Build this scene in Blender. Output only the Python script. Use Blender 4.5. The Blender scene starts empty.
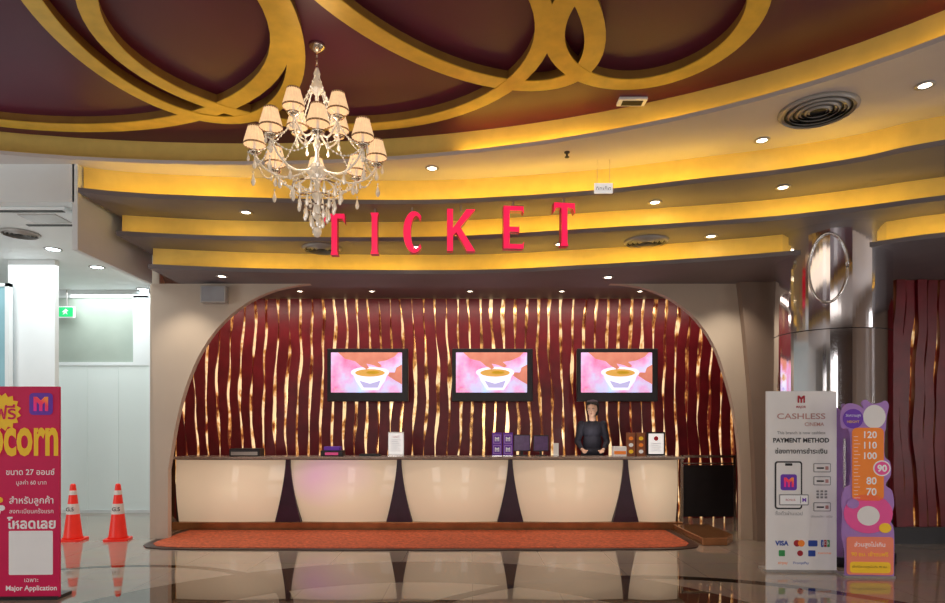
import bpy, bmesh, math, random
from mathutils import Vector, Matrix
random.seed(7)
S=bpy.context.scene
C=S.collection
PI=math.pi
F=640.;HZ=430.;EH=1.5
def PX(px,Y): return (px-472.5)*Y/F
def PZ(py,Y): return EH+(HZ-py)*Y/F
def onz(px,py,z):
    Y=(z-EH)*F/(HZ-py); return (PX(px,Y),Y)
# ---------------------------------------------------------------- materials
def mat(name,col,rough=.5,metal=0,em=None,es=0,var=.1,scale=6,bump=0,trans=0,ior=1.5,coat=0,dark=None):
    m=bpy.data.materials.new(name); m.use_nodes=True
    nt=m.node_tree; b=nt.nodes['Principled BSDF']
    tc=nt.nodes.new('ShaderNodeTexCoord'); n=nt.nodes.new('ShaderNodeTexNoise')
    n.inputs['Scale'].default_value=scale; n.inputs['Detail'].default_value=4
    nt.links.new(tc.outputs['Object'],n.inputs['Vector'])
    r=nt.nodes.new('ShaderNodeValToRGB')
    d=dark or [c*(1-var) for c in col]; l=[min(1,c*(1+var)) for c in col]
    r.color_ramp.elements[0].color=(*d,1); r.color_ramp.elements[1].color=(*l,1)
    r.color_ramp.elements[0].position=.3; r.color_ramp.elements[1].position=.7
    nt.links.new(n.outputs['Fac'],r.inputs['Fac']); nt.links.new(r.outputs['Color'],b.inputs['Base Color'])
    b.inputs['Roughness'].default_value=rough; b.inputs['Metallic'].default_value=metal
    b.inputs['IOR'].default_value=ior; b.inputs['Transmission Weight'].default_value=trans
    b.inputs['Coat Weight'].default_value=coat
    if em: 
        b.inputs['Emission Color'].default_value=(*em,1); b.inputs['Emission Strength'].default_value=es
    if bump:
        bp=nt.nodes.new('ShaderNodeBump'); bp.inputs['Strength'].default_value=bump; bp.inputs['Distance'].default_value=.01
        nt.links.new(n.outputs['Fac'],bp.inputs['Height']); nt.links.new(bp.outputs['Normal'],b.inputs['Normal'])
    return m
M={}
M['soffit']=mat('soffit paint',(.2,.178,.19),.6,var=.05,scale=2)
M['ring']=mat('ring ceiling paint',(.64,.59,.57),.6,var=.04,scale=1.5)
M['white']=mat('white paint',(.78,.81,.81),.6,var=.03,scale=2)
M['riser']=mat('cove riser paint',(.9,.66,.18),.6,var=.05)
M['dome']=mat('maroon ceiling paint',(.1,.004,.036),.4,var=.12,scale=1)
M['gold']=mat('gold trim',(.75,.48,.06),.35,.2,em=(1,.6,.05),es=.03,var=.12)
M['goldside']=mat('bronze trim edge',(.3,.15,.03),.45,.2,var=.15)
def led_mat():
    m=mat('amber light strip',(1,.8,.4),.5,em=(1,.62,.09),es=11); nt=m.node_tree; b=nt.nodes['Principled BSDF']
    tc=nt.nodes.new('ShaderNodeTexCoord'); n=nt.nodes.new('ShaderNodeTexNoise'); n.inputs['Scale'].default_value=.6; n.inputs['Detail'].default_value=1
    nt.links.new(tc.outputs['Object'],n.inputs['Vector']); mr=nt.nodes.new('ShaderNodeMapRange')
    mr.inputs['From Min'].default_value=.35; mr.inputs['From Max'].default_value=.65; mr.inputs['To Min'].default_value=3; mr.inputs['To Max'].default_value=18
    nt.links.new(n.outputs['Fac'],mr.inputs['Value']); nt.links.new(mr.outputs['Result'],b.inputs['Emission Strength']); return m
M['led']=led_mat()
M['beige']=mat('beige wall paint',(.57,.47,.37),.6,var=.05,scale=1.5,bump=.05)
M['beige2']=mat('beige wall paint with shade added',(.3,.22,.17),.6,var=.05,scale=1.5)  # beige darkened to paint in the shade on the right pier
M['burg']=mat('burgundy slat lacquer',(.19,.009,.016),.35,var=.25,scale=3)
M['dark']=mat('near black plastic',(.015,.013,.016),.35,var=.2)
M['darkwood']=mat('dark brown wood',(.05,.02,.014),.4,var=.3)
M['plinth']=mat('shiny bronze plinth',(.42,.19,.08),.22,.6,var=.2)
M['purple']=mat('dark purple lacquer',(.035,.009,.028),.35,var=.2)
M['top']=mat('counter top stone',(.3,.24,.2),.2,var=.2,scale=30)
M['chrome']=mat('mirror steel',(.88,.88,.92),.07,1,var=.01)
M['chrome2']=mat('brushed steel',(.7,.68,.66),.2,1,var=.05)
M['paper']=mat('white card',(.86,.85,.84),.5,var=.02,em=(1,1,1),es=.06)
M['signw']=mat('white board with added glow',(.9,.9,.9),.5,var=.02,em=(1,1,1),es=.45)  # glow added to lighten white boards that hold no lamp
M['orange']=mat('cone plastic',(.85,.025,.012),.4,em=(1,.03,.012),es=.12,var=.05)
M['band']=mat('white reflective band',(.85,.8,.75),.4,var=.03)
M['red']=mat('red letter acrylic face',(.78,.015,.07),.35,em=(1,.015,.1),es=.72,var=.05)
M['redside']=mat('dark red letter side',(.35,.003,.03),.4,em=(.8,0,.05),es=.16,var=.05)
M['magenta']=mat('crimson poster print',(.6,.008,.09),.45,var=.06,scale=4,em=(.7,.005,.08),es=.12)
M['yellow']=mat('yellow print',(.95,.6,.03),.5,em=(1,.6,.03),es=.12,var=.03)
M['whitep']=mat('white print',(.85,.85,.85),.5,em=(1,1,1),es=.12,var=.02)
M['blackp']=mat('black print',(.02,.02,.025),.5)
M['greyp']=mat('grey print',(.3,.3,.32),.5)
M['rose']=mat('rose gold print',(.6,.33,.3),.4,.2)
M['redp']=mat('dark red print',(.5,.02,.04),.5)
M['purplep']=mat('purple print',(.14,.04,.4),.5,em=(.2,.05,.6),es=.1)
M['bluep']=mat('blue print',(.03,.09,.5),.5)
M['greenp']=mat('green print',(.05,.4,.12),.5)
M['orangep']=mat('orange print',(.9,.24,.03),.5,em=(1,.3,.04),es=.12,var=.04)
M['coralp']=mat('coral print',(.9,.25,.14),.5,em=(1,.3,.2),es=.1,var=.04)
M['pinkp']=mat('pink print',(.85,.1,.35),.5,em=(.9,.1,.35),es=.1,var=.04)
M['lilacp']=mat('lilac print',(.5,.28,.75),.5,var=.04)
M['lamp']=mat('lit lamp lens',(1,.95,.85),.5,em=(1,.86,.66),es=14)
M['lampc']=mat('lit cool lamp lens',(1,1,1),.5,em=(.75,.95,1),es=14)
M['trim']=mat('grey metal trim',(.42,.4,.38),.4,.2)
M['grille']=mat('grille shadow',(.03,.028,.027),.6)
M['exit']=mat('green exit sign',(.01,.35,.1),.4,em=(.02,.7,.22),es=.6)
M['glassp']=mat('frosted glass panel',(.7,.76,.73),.25,em=(.85,.92,.9),es=.1,var=.02,scale=1)
M['glassd']=mat('pale green transom glass',(.4,.46,.4),.15,var=.12,scale=1,coat=.5)
M['glassb']=mat('bluish glass',(.25,.45,.5),.1,em=(.4,.6,.7),es=.1,var=.2,scale=1)
M['skin']=mat('skin',(.85,.55,.4),.5,var=.04)
M['hair']=mat('black hair',(.012,.009,.008),.45,var=.3,scale=60)
M['cloth']=mat('black jacket cloth',(.016,.016,.028),.8,var=.2,scale=40)
M['eye']=mat('eye white',(.8,.78,.75),.3)
M['lips']=mat('lips',(.5,.17,.15),.5)
M['crystal']=mat('clear cut crystal',(.95,.88,.8),.06,.0,trans=.3,ior=1.7,em=(1,.82,.62),es=.1,var=.1,coat=1)
M['silver']=mat('polished chandelier metal',(.85,.77,.66),.12,.9)
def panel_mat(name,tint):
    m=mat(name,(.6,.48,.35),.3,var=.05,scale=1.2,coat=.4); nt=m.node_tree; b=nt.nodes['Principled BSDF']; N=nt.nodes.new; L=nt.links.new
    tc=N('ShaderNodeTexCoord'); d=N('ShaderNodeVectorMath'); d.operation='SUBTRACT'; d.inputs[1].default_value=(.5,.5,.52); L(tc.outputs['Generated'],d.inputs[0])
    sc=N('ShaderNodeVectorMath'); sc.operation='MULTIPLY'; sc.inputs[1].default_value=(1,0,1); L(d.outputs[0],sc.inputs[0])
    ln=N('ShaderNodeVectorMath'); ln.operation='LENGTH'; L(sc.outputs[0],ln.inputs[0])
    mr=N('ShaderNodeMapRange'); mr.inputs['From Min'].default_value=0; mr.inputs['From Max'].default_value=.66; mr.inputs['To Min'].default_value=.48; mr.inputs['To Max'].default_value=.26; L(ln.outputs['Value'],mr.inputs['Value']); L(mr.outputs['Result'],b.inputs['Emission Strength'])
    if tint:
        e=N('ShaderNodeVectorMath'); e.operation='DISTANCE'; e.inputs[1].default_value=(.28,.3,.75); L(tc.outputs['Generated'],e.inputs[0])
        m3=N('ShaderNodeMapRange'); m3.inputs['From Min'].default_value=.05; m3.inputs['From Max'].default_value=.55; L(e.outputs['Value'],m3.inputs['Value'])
        mx=N('ShaderNodeMix'); mx.data_type='RGBA'; mx.inputs[6].default_value=(1,.48,.85,1); mx.inputs[7].default_value=(1,.77,.52,1); L(m3.outputs['Result'],mx.inputs['Factor']); L(mx.outputs[2],b.inputs['Emission Color'])  # magenta light on the panel, painted in as a lilac glow
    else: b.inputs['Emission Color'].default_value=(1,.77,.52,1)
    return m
M['panel']=panel_mat('backlit cream panel',False); M['panel2']=panel_mat('backlit cream panel with painted lilac glow',True)
M['shade']=mat('pleated organza shade',(.5,.36,.23),.7,em=(1,.66,.36),es=.72,var=.25,scale=24)
M['shtrim']=mat('shade gold trim',(.3,.17,.08),.5,.3)
M['mat']=mat('rust red mat weave',(.5,.095,.03),.8,var=.4,scale=25,bump=.4)
def emblem_mat():
    m=bpy.data.materials.new('emblem gradient print'); m.use_nodes=True; nt=m.node_tree; b=nt.nodes['Principled BSDF']
    tc=nt.nodes.new('ShaderNodeTexCoord'); sp=nt.nodes.new('ShaderNodeSeparateXYZ'); ad=nt.nodes.new('ShaderNodeMath'); ad.operation='MULTIPLY_ADD'; ad.inputs[1].default_value=.6
    r=nt.nodes.new('ShaderNodeValToRGB'); e=r.color_ramp.elements
    nt.links.new(tc.outputs['Generated'],sp.inputs[0]); nt.links.new(sp.outputs['Z'],ad.inputs[0]); 
    m2=nt.nodes.new('ShaderNodeMath'); m2.operation='MULTIPLY'; m2.inputs[1].default_value=.4; nt.links.new(sp.outputs['X'],m2.inputs[0]); nt.links.new(m2.outputs[0],ad.inputs[2])
    e[0].position=.15; e[0].color=(.85,.02,.3,1); e[1].position=.95; e[1].color=(1,.35,.04,1); x=e.new(.6); x.color=(.95,.05,.1,1)
    nt.links.new(ad.outputs[0],r.inputs['Fac']); nt.links.new(r.outputs['Color'],b.inputs['Base Color']); nt.links.new(r.outputs['Color'],b.inputs['Emission Color']); b.inputs['Emission Strength'].default_value=.2
    return m
M['emb']=emblem_mat()
def gold_back(name,es,lo):  # glints of the mirror strips painted as patchy emission
    m=bpy.data.materials.new(name); m.use_nodes=True; nt=m.node_tree; b=nt.nodes['Principled BSDF']
    tc=nt.nodes.new('ShaderNodeTexCoord'); mp=nt.nodes.new('ShaderNodeMapping'); mp.inputs['Scale'].default_value=(4,4,2.2)
    n=nt.nodes.new('ShaderNodeTexNoise'); n.inputs['Scale'].default_value=1.4; n.inputs['Detail'].default_value=3; n.inputs['Roughness'].default_value=.6
    nt.links.new(tc.outputs['Object'],mp.inputs['Vector']); nt.links.new(mp.outputs['Vector'],n.inputs['Vector'])
    r=nt.nodes.new('ShaderNodeValToRGB'); e=r.color_ramp.elements
    e[0].position=lo; e[0].color=(.08,.014,.008,1); e[1].position=lo+.17; e[1].color=(1,.72,.38,1)
    x=e.new(lo+.08); x.color=(.55,.24,.06,1)
    nt.links.new(n.outputs['Fac'],r.inputs['Fac'])
    nt.links.new(r.outputs['Color'],b.inputs['Emission Color']); b.inputs['Emission Strength'].default_value=es
    b.inputs['Base Color'].default_value=(.6,.38,.16,1); b.inputs['Metallic'].default_value=1; b.inputs['Roughness'].default_value=.1
    return m
M['goldback']=gold_back('gold mirror with painted glints',1.1,.4); M['goldback2']=gold_back('gold mirror with fainter painted glints',.75,.47)
def floor_mat():
    m=bpy.data.materials.new('polished stone floor'); m.use_nodes=True; nt=m.node_tree; b=nt.nodes['Principled BSDF']
    N=nt.nodes.new; L=nt.links.new
    tc=N('ShaderNodeTexCoord')
    br=N('ShaderNodeTexBrick'); br.offset=0; br.inputs['Scale'].default_value=1; br.inputs['Brick Width'].default_value=.8; br.inputs['Row Height'].default_value=.8
    br.inputs['Mortar Size'].default_value=.003
    br.inputs['Color1'].default_value=(.42,.35,.28,1); br.inputs['Color2'].default_value=(.39,.325,.26,1); br.inputs['Mortar'].default_value=(.28,.23,.18,1)
    L(tc.outputs['Object'],br.inputs['Vector'])
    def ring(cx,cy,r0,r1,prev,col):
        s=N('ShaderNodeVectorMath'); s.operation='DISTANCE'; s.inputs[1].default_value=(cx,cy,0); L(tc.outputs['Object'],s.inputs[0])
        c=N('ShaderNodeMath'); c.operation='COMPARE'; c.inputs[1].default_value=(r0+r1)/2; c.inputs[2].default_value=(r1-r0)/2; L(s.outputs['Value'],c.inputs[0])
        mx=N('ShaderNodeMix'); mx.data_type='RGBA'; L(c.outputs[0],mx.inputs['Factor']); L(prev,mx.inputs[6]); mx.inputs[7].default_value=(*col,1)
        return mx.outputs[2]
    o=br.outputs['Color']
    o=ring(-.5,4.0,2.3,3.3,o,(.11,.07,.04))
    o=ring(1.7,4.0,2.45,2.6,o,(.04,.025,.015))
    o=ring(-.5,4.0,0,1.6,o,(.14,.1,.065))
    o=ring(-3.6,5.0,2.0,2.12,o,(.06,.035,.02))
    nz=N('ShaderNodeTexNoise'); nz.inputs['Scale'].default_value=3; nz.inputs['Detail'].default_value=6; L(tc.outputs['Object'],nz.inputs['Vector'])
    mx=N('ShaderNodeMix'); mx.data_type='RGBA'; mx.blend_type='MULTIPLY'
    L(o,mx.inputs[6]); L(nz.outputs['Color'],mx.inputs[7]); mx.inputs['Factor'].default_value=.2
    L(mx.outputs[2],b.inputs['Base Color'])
    b.inputs['Roughness'].default_value=.018; b.inputs['IOR'].default_value=2.8
    return m
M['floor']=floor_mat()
# ---------------------------------------------------------------- mesh builder
class MB:
    def __init__(s): s.v=[]; s.f=[]
    def add(s,vs,fs):
        o=len(s.v); s.v+= [tuple(v) for v in vs]; s.f+=[tuple(i+o for i in f) for f in fs]; return s
    def box(s,x0,x1,y0,y1,z0,z1,R=None):
        vs=[Vector((x,y,z)) for x in(x0,x1) for y in(y0,y1) for z in(z0,z1)]
        if R: vs=[R@v for v in vs]
        return s.add(vs,[(0,1,3,2),(4,6,7,5),(0,4,5,1),(2,3,7,6),(0,2,6,4),(1,5,7,3)])
    def prism(s,pts,y0,y1,axis='Y'):
        n=len(pts)
        if axis=='Y': a=[(p[0],y0,p[1]) for p in pts]; b=[(p[0],y1,p[1]) for p in pts]
        else: a=[(p[0],p[1],y0) for p in pts]; b=[(p[0],p[1],y1) for p in pts]
        fs=[tuple(range(n)),tuple(range(2*n-1,n-1,-1))]+[(i,i+n,(i+1)%n+n,(i+1)%n) for i in range(n)]
        return s.add(a+b,fs)
    def tube(s,pts,rad,n=8,closed=False):
        pts=[Vector(p) for p in pts]
        if not hasattr(rad,'__len__'): rad=[rad]*len(pts)
        vs=[];fs=[]; up=None
        for i,p in enumerate(pts):
            t=(pts[min(i+1,len(pts)-1)]-pts[max(i-1,0)]).normalized()
            if up is None: up=Vector((0,0,1)) if abs(t.z)<.9 else Vector((1,0,0))
            a=t.cross(up).normalized(); b=a.cross(t).normalized(); up=b
            for k in range(n):
                w=2*PI*k/n; vs.append(p+(a*math.cos(w)+b*math.sin(w))*rad[i])
        for i in range(len(pts)-1):
            for k in range(n): fs.append((i*n+k,i*n+(k+1)%n,(i+1)*n+(k+1)%n,(i+1)*n+k))
        fs.append(tuple(range(n-1,-1,-1))); m=(len(pts)-1)*n; fs.append(tuple(range(m,m+n)))
        return s.add(vs,fs)
    def lathe(s,prof,c=(0,0,0),n=24,pleat=0,caps=True):
        vs=[];fs=[]
        for r,z in prof:
            for k in range(n):
                w=2*PI*k/n; rr=r*(1+(pleat if k%2 else -pleat)); vs.append((c[0]+rr*math.cos(w),c[1]+rr*math.sin(w),c[2]+z))
        for i in range(len(prof)-1):
            for k in range(n): fs.append((i*n+k,i*n+(k+1)%n,(i+1)*n+(k+1)%n,(i+1)*n+k))
        if caps: fs.append(tuple(range(n-1,-1,-1))); m=(len(prof)-1)*n; fs.append(tuple(range(m,m+n)))
        return s.add(vs,fs)
    def ell(s,c,r,n=16,m=10,R=None):
        vs=[];fs=[]
        for j in range(1,m):
            a=PI*j/m
            for k in range(n):
                w=2*PI*k/n; v=Vector((r[0]*math.sin(a)*math.cos(w),r[1]*math.sin(a)*math.sin(w),r[2]*math.cos(a)))
                if R: v=R@v
                vs.append(v+Vector(c))
        t=Vector((0,0,r[2])); u=Vector((0,0,-r[2]))
        if R: t=R@t;u=R@u
        vs+= [t+Vector(c),u+Vector(c)]
        for j in range(m-2):
            for k in range(n): fs.append((j*n+k,(j+1)*n+k,(j+1)*n+(k+1)%n,j*n+(k+1)%n))
        T=len(vs)-2
        for k in range(n): fs.append((T,k,(k+1)%n)); fs.append((T+1,(m-2)*n+(k+1)%n,(m-2)*n+k))
        return s.add(vs,fs)
    def drop(s,c,r,h,n=6):
        return s.lathe([(.001,0),(r*.35,-h*.25),(r,-h*.68),(r*.6,-h*.92),(.001,-h)],c,n)
    def build(s,name,m,parent=None,smooth=False,bev=0,loc=None):
        me=bpy.data.meshes.new(name); me.from_pydata(s.v,[],s.f); me.validate()
        bm=bmesh.new(); bm.from_mesh(me); bmesh.ops.recalc_face_normals(bm,faces=bm.faces); bm.to_mesh(me); bm.free()
        me.materials.append(M[m] if isinstance(m,str) else m)
        if smooth:
            for p in me.polygons: p.use_smooth=True
        o=bpy.data.objects.new(name,me); C.objects.link(o)
        if parent: o.parent=parent
        if loc: o.location=loc
        if bev:
            b=o.modifiers.new('b','BEVEL'); b.width=bev; b.segments=2; b.limit_method='ANGLE'
        return o
def tag(o,label,cat,group=None):
    o['label']=label; o['category']=cat
    if group: o['group']=group
    return o
def thing(name,label,cat,loc,rz=0,group=None):
    o=bpy.data.objects.new(name,None); o.empty_display_size=.1; C.objects.link(o); o.location=loc; o.rotation_euler=(0,0,rz)
    return tag(o,label,cat,group)
def struct(o): o['kind']='structure'; return o
def dup(root,loc,rz=None,label=None):
    r=root.copy(); C.objects.link(r); r.location=loc
    if rz is not None: r.rotation_euler=(0,0,rz)
    if label: r['label']=label
    for ch in list(root.children):
        c=ch.copy(); C.objects.link(c); c.parent=r
        for g in ch.children:
            d=g.copy(); C.objects.link(d); d.parent=c
    return r
def smooth(pts,n=10,closed=False):
    P=[Vector(p) for p in pts]; out=[]; N=len(P)
    rng=range(N) if closed else range(N-1)
    for i in rng:
        if closed: a,b,c,d=P[(i-1)%N],P[i],P[(i+1)%N],P[(i+2)%N]
        else: a,b,c,d=P[max(i-1,0)],P[i],P[i+1],P[min(i+2,N-1)]
        for k in range(n):
            t=k/n; out.append(.5*((2*b)+(c-a)*t+(2*a-5*b+4*c-d)*t*t+(3*b-a-3*c+d)*t**3))
    if not closed: out.append(P[-1])
    return out
def offset(pts,d,closed=False):
    out=[];N=len(pts)
    for i,p in enumerate(pts):
        a=pts[(i-1)%N] if closed else pts[max(i-1,0)]; b=pts[(i+1)%N] if closed else pts[min(i+1,N-1)]
        t=(b-a).normalized(); out.append(p+Vector((-t.y,t.x))*d)
    return out
def ribbon(mb,pts,z0,z1,closed=False):
    n=len(pts); vs=[(p.x,p.y,z0) for p in pts]+[(p.x,p.y,z1) for p in pts]
    return mb.add(vs,[(i,(i+1)%n,(i+1)%n+n,i+n) for i in range(n if closed else n-1)])
def band(mb,a,b,z0,z1,closed=False):
    n=len(a); vs=[(p.x,p.y,z) for z in(z0,z1) for q in(a,b) for p in q]
    fs=[]
    for i in range(n if closed else n-1):
        j=(i+1)%n
        fs+=[(i,j,j+n,i+n),(i+2*n,i+3*n,j+3*n,j+2*n),(i,i+2*n,j+2*n,j),(i+n,j+n,j+3*n,i+3*n)]
    if not closed:
        fs+=[(0,n,3*n,2*n),(n-1,3*n-1,4*n-1,2*n-1)]
    return mb.add(vs,fs)
_tc={}
def text(s,w,x,z,m,parent,y=-.004,h=None,name='lettering',bold=0,ext=0):
    key=(s,bold)
    if key not in _tc:
        cu=bpy.data.curves.new('txt','FONT'); cu.body=s; cu.size=1; cu.offset=bold; cu.resolution_u=3
        ob=bpy.data.objects.new('txt',cu); C.objects.link(ob); dg=bpy.context.evaluated_depsgraph_get(); dg.update()
        me=bpy.data.meshes.new_from_object(ob.evaluated_get(dg)); _tc[key]=([v.co.copy() for v in me.vertices],[tuple(p.vertices) for p in me.polygons])
        bpy.data.objects.remove(ob); bpy.data.curves.remove(cu); bpy.data.meshes.remove(me)
    vs,fs=_tc[key]
    if not vs: print('EMPTY TEXT',s); return None
    x0=min(v.x for v in vs);x1=max(v.x for v in vs);y0=min(v.y for v in vs);y1=max(v.y for v in vs)
    sx=w/(x1-x0); sy=sx if h is None else h/(y1-y0)
    me=bpy.data.meshes.new(name); me.from_pydata([((v.x-(x0+x1)/2)*sx+x,y,(v.y-(y0+y1)/2)*sy+z) for v in vs],[],fs)
    me.materials.append(M[m]); o=bpy.data.objects.new(name,me); C.objects.link(o); o.parent=parent
    return o
def rrect(x0,x1,z0,z1,r=.01,n=4):
    out=[]
    for cx,cz,a in((x1-r,z1-r,0),(x0+r,z1-r,PI/2),(x0+r,z0+r,PI),(x1-r,z0+r,1.5*PI)):
        for k in range(n+1): w=a+PI/2*k/n; out.append((cx+r*math.cos(w),cz+r*math.sin(w)))
    return out
def elp(cx,cz,a,b,n=24,r0=0):
    return [(cx+a*math.cos(2*PI*k/n)*math.cos(r0)-b*math.sin(2*PI*k/n)*math.sin(r0),cz+a*math.cos(2*PI*k/n)*math.sin(r0)+b*math.sin(2*PI*k/n)*math.cos(r0)) for k in range(n)]
def flat(name,pts,m,parent,y=-.003,t=.002): return MB().prism(pts,y-t,y).build(name,m,parent)
# ---------------------------------------------------------------- setting
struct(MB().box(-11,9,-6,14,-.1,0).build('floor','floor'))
def dome_e(off=0,n=96): return [Vector((-2.6+(6.9+off)*math.cos(2*PI*k/n),3+(4.12+off)*math.sin(2*PI*k/n))) for k in range(n)]
Z0=4.45; ZD=4.75
E0=dome_e(); n=len(E0)
def rect_ray(p):
    d=p-Vector((-2.6,3)); t=min((11.6/abs(d.x)) if abs(d.x)>1e-6 else 1e9,((11 if d.y>0 else 9)/abs(d.y)) if abs(d.y)>1e-6 else 1e9); return Vector((-2.6,3))+d*t
OUT=[rect_ray(p) for p in E0]
ring=struct(band(MB(),E0,OUT,Z0,Z0+.04,True).build('ceiling','ring'))
struct(MB().prism([(p.x,p.y) for p in dome_e(.3)],ZD,ZD+.05,'Z').build('ceiling','dome'))
E1=dome_e(.14)
struct(ribbon(MB(),E1,Z0+.04,ZD,True).build('trim_1','riser'))
a=[p for p in dome_e(.05,192) ]; b=dome_e(.08,192)
idx=[i for i in range(192) if a[i].x>-.2 and a[i].y>3]
band(MB(),[a[i] for i in idx],[b[i] for i in idx],Z0+.045,Z0+.055).build('light_strip','led',ring)
def oval(cx,cy,a,b,rot,w,k,dz=0):
    c=[Vector(p) for p in elp(cx,cy,a,b,72,math.radians(rot))]
    o=struct(band(MB(),offset(c,.015,True),offset(c,w-.015,True),ZD-.08-dz,ZD+.01,True).build('trim_%d'%k,'goldside'))
    band(MB(),c,offset(c,w,True),ZD-.09-dz,ZD-.08-dz,True).build('gold_facing','gold',o)
oval(-.15,4.65,1.6,.86,48,.17,2)
oval(1.4,5.0,.84,.94,0,.17,3,.003)
oval(-1.2,5.2,1.85,1.55,-8,.15,4,.006)
oval(-2.35,5.0,1.0,1.6,8,.15,5,.009)
oval(-3.9,4.9,2.5,1.88,-6,.17,6,.0015)
# tiers
Z1,Z2,Z3=4.1,3.8,3.5
def tier(pix,z,ztop,k,extra):
    pts=[Vector(onz(px,py,z)) for px,py in pix]+[Vector(e) for e in extra]
    c=smooth(pts,10)
    sl=MB().prism([(p.x,p.y) for p in c]+[(9,9.0),(c[0].x,9.0)],z,z+.05,'Z').build('ceiling','soffit'); struct(sl)
    r=offset(c,.2); ro=ribbon(MB(),r,z+.05,ztop).build('trim_%d'%k,'riser'); struct(ro)
    band(MB(),offset(c,.05),offset(c,.08),z+.052,z+.062).build('light_strip','led',sl)
    return c
T1=tier([(78,192),(150,198),(300,203),(420,204),(500,201),(600,194),(700,183),(780,174),(860,162),(945,145)],Z1,Z0,10,[(6.2,5.0),(7.6,3.6),(8.5,2)])
T2=tier([(116,235),(200,239),(300,241),(420,241),(500,238),(600,232),(700,226),(780,220),(860,211),(945,200)],Z2,Z1,11,[(6.4,5.7),(7.7,4.5),(8.7,3)])
T3=tier([(148,268),(220,271),(300,273),(420,274),(500,273),(600,268),(700,262),(780,256),(860,248),(945,237)],Z3,Z2,12,[(6.4,6.1),(7.8,5),(8.8,3.8)])
# left lobby
struct(MB().box(-11,-4.42,7.15,13,4.03,4.1).build('ceiling','white'))
struct(MB().box(-11,-4.42,7.1,7.15,4.03,4.45).build('trim_20','white'))
struct(MB().box(-4.44,-4.38,7.1,8.75,3.5,4.5).build('trim_21','white'))
struct(MB().box(-6.9,-6.2,9.5,9.6,0,4.03).build('wall_pillar','white',bev=.01))
struct(MB().box(-11,-4.3,12.3,12.45,0,4.03).build('wall_left_rear','white'))
struct(MB().box(-11,-10.9,-6,13,0,4.5).build('wall_left','white'))
struct(MB().box(-11,9,-6.1,-6,0,4.5).build('wall_front','darkwood'))
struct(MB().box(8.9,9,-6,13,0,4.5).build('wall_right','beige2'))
gp=thing('glass_partition','pale frosted glass partition with pale green glazed transom behind the traffic cones','partition',(PX(96,11.6),11.6,0))
x0,x1=PX(57,11.6)-gp.location.x,PX(150,11.6)-gp.location.x
zt=PZ(296,11.6); zm=PZ(364,11.6)
w3=(x1-x0)/3
for i in range(3):
    MB().box(x0+i*w3+.003,x0+(i+1)*w3-.003,-.02,.02,.06,zm-.03).build('frosted_pane','glassp',gp)
xs=x0+(x1-x0)*.83
MB().box(x0,xs,-.02,.02,zm+.03,zt-.04).build('transom_pane','glassd',gp)
MB().box(x0-.03,xs,-.04,.04,zm-.03,zm+.03).box(x0-.03,x1,-.04,.04,zt-.04,zt+.3).box(x0-.03,x1,-.04,.04,0,.06).box(xs,x1,-.04,.04,zm-.03,zt).box(x0-.03,x0,-.04,.04,0,zt).box(x1,x1+.03,-.04,.04,0,zt).build('frame','white',gp)
ex=thing('exit_sign','small green lit exit sign with running figure, high behind the glass partition','exit sign',(PX(66,11.4),11.4,PZ(312,11.4)))
MB().box(-.14,.14,0,.05,-.1,.1).build('housing','whitep',ex,bev=.005)
flat('panel',rrect(-.125,.125,-.085,.085,.01),'exit',ex)
flat('figure',[(-.06,-.05),(-.03,-.01),(-.07,.0),(-.02,.04),(0,.06),(.02,.04),(.05,.02),(.01,.01),(.03,-.05),(0,-.02)],'whitep',ex,y=-.006)
MB().box(-.01,.01,.02,.03,.09,.4).build('bracket','trim',ex)
lg=thing('glass_panel','bluish glass panel at the far left edge beside the white pillar','glass panel',(PX(0,9.4),9.4,0))
MB().box(-.6,.1,-.02,.02,.05,3.6).build('pane','glassb',lg); MB().box(.1,.16,-.04,.04,0,3.65).box(-.66,.16,-.04,.04,3.6,3.65).box(-.66,.16,-.04,.04,0,.05).build('frame','white',lg)
# arch wall
WY=8.75
def W(px,py): return (PX(px,WY),PZ(py,WY))
top=3.5
la=[W(168,470),W(171,452),W(175,428),W(181,402),W(190,375),W(203,348),W(221,324),W(245,304),W(272,291),W(298,285)]
la=[(p[0],p[1]) for p in smooth(la,6)]
left=[(W(157,0)[0],0),(W(168,0)[0],0)]+la+[(W(310,0)[0],top),(W(152,0)[0],top),(W(152,0)[0],2.8),(W(154,0)[0],1.4)]
struct(MB().prism(left,WY,WY+.1).build('wall_arch_left','beige'))
ra=[W(620,284),W(648,289),W(676,302),W(698,321),W(715,347),W(726,378),W(734,410),W(739,445),W(741,480)]
ra=[(p[0],p[1]) for p in smooth(ra,6)]
right=[(W(610,0)[0],top)]+ra+[(W(741,0)[0],0),(W(757,0)[0],0),(W(757,0)[0],top)]
struct(MB().prism(right,WY,WY+.1).build('wall_arch_right','beige'))
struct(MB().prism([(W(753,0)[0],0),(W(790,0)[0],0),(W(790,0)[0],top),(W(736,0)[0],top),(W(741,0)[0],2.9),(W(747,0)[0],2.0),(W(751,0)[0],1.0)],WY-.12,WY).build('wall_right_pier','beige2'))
struct(MB().prism([(-4.33,8.85),(-4.46,8.85),(-5.35,11.2),(-5.27,11.2)],0,4.1,'Z').build('wall_alcove_left','beige'))
struct(MB().prism([(-4.46,8.86),(9,8.86),(9,11.3),(-5.35,11.3)],3.75,3.8,'Z').build('ceiling','soffit'))
struct(MB().box(-5.35,9,11.2,11.3,0,3.8).build('wall_back','darkwood'))
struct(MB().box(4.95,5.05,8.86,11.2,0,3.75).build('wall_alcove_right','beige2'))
struct(MB().box(4.35,9,8.85,8.95,0,3.5).build('wall_right_rear','darkwood'))
struct(MB().box(-4.6,3.1,10.15,10.8,0,.22).build('trim_platform','darkwood'))
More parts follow.
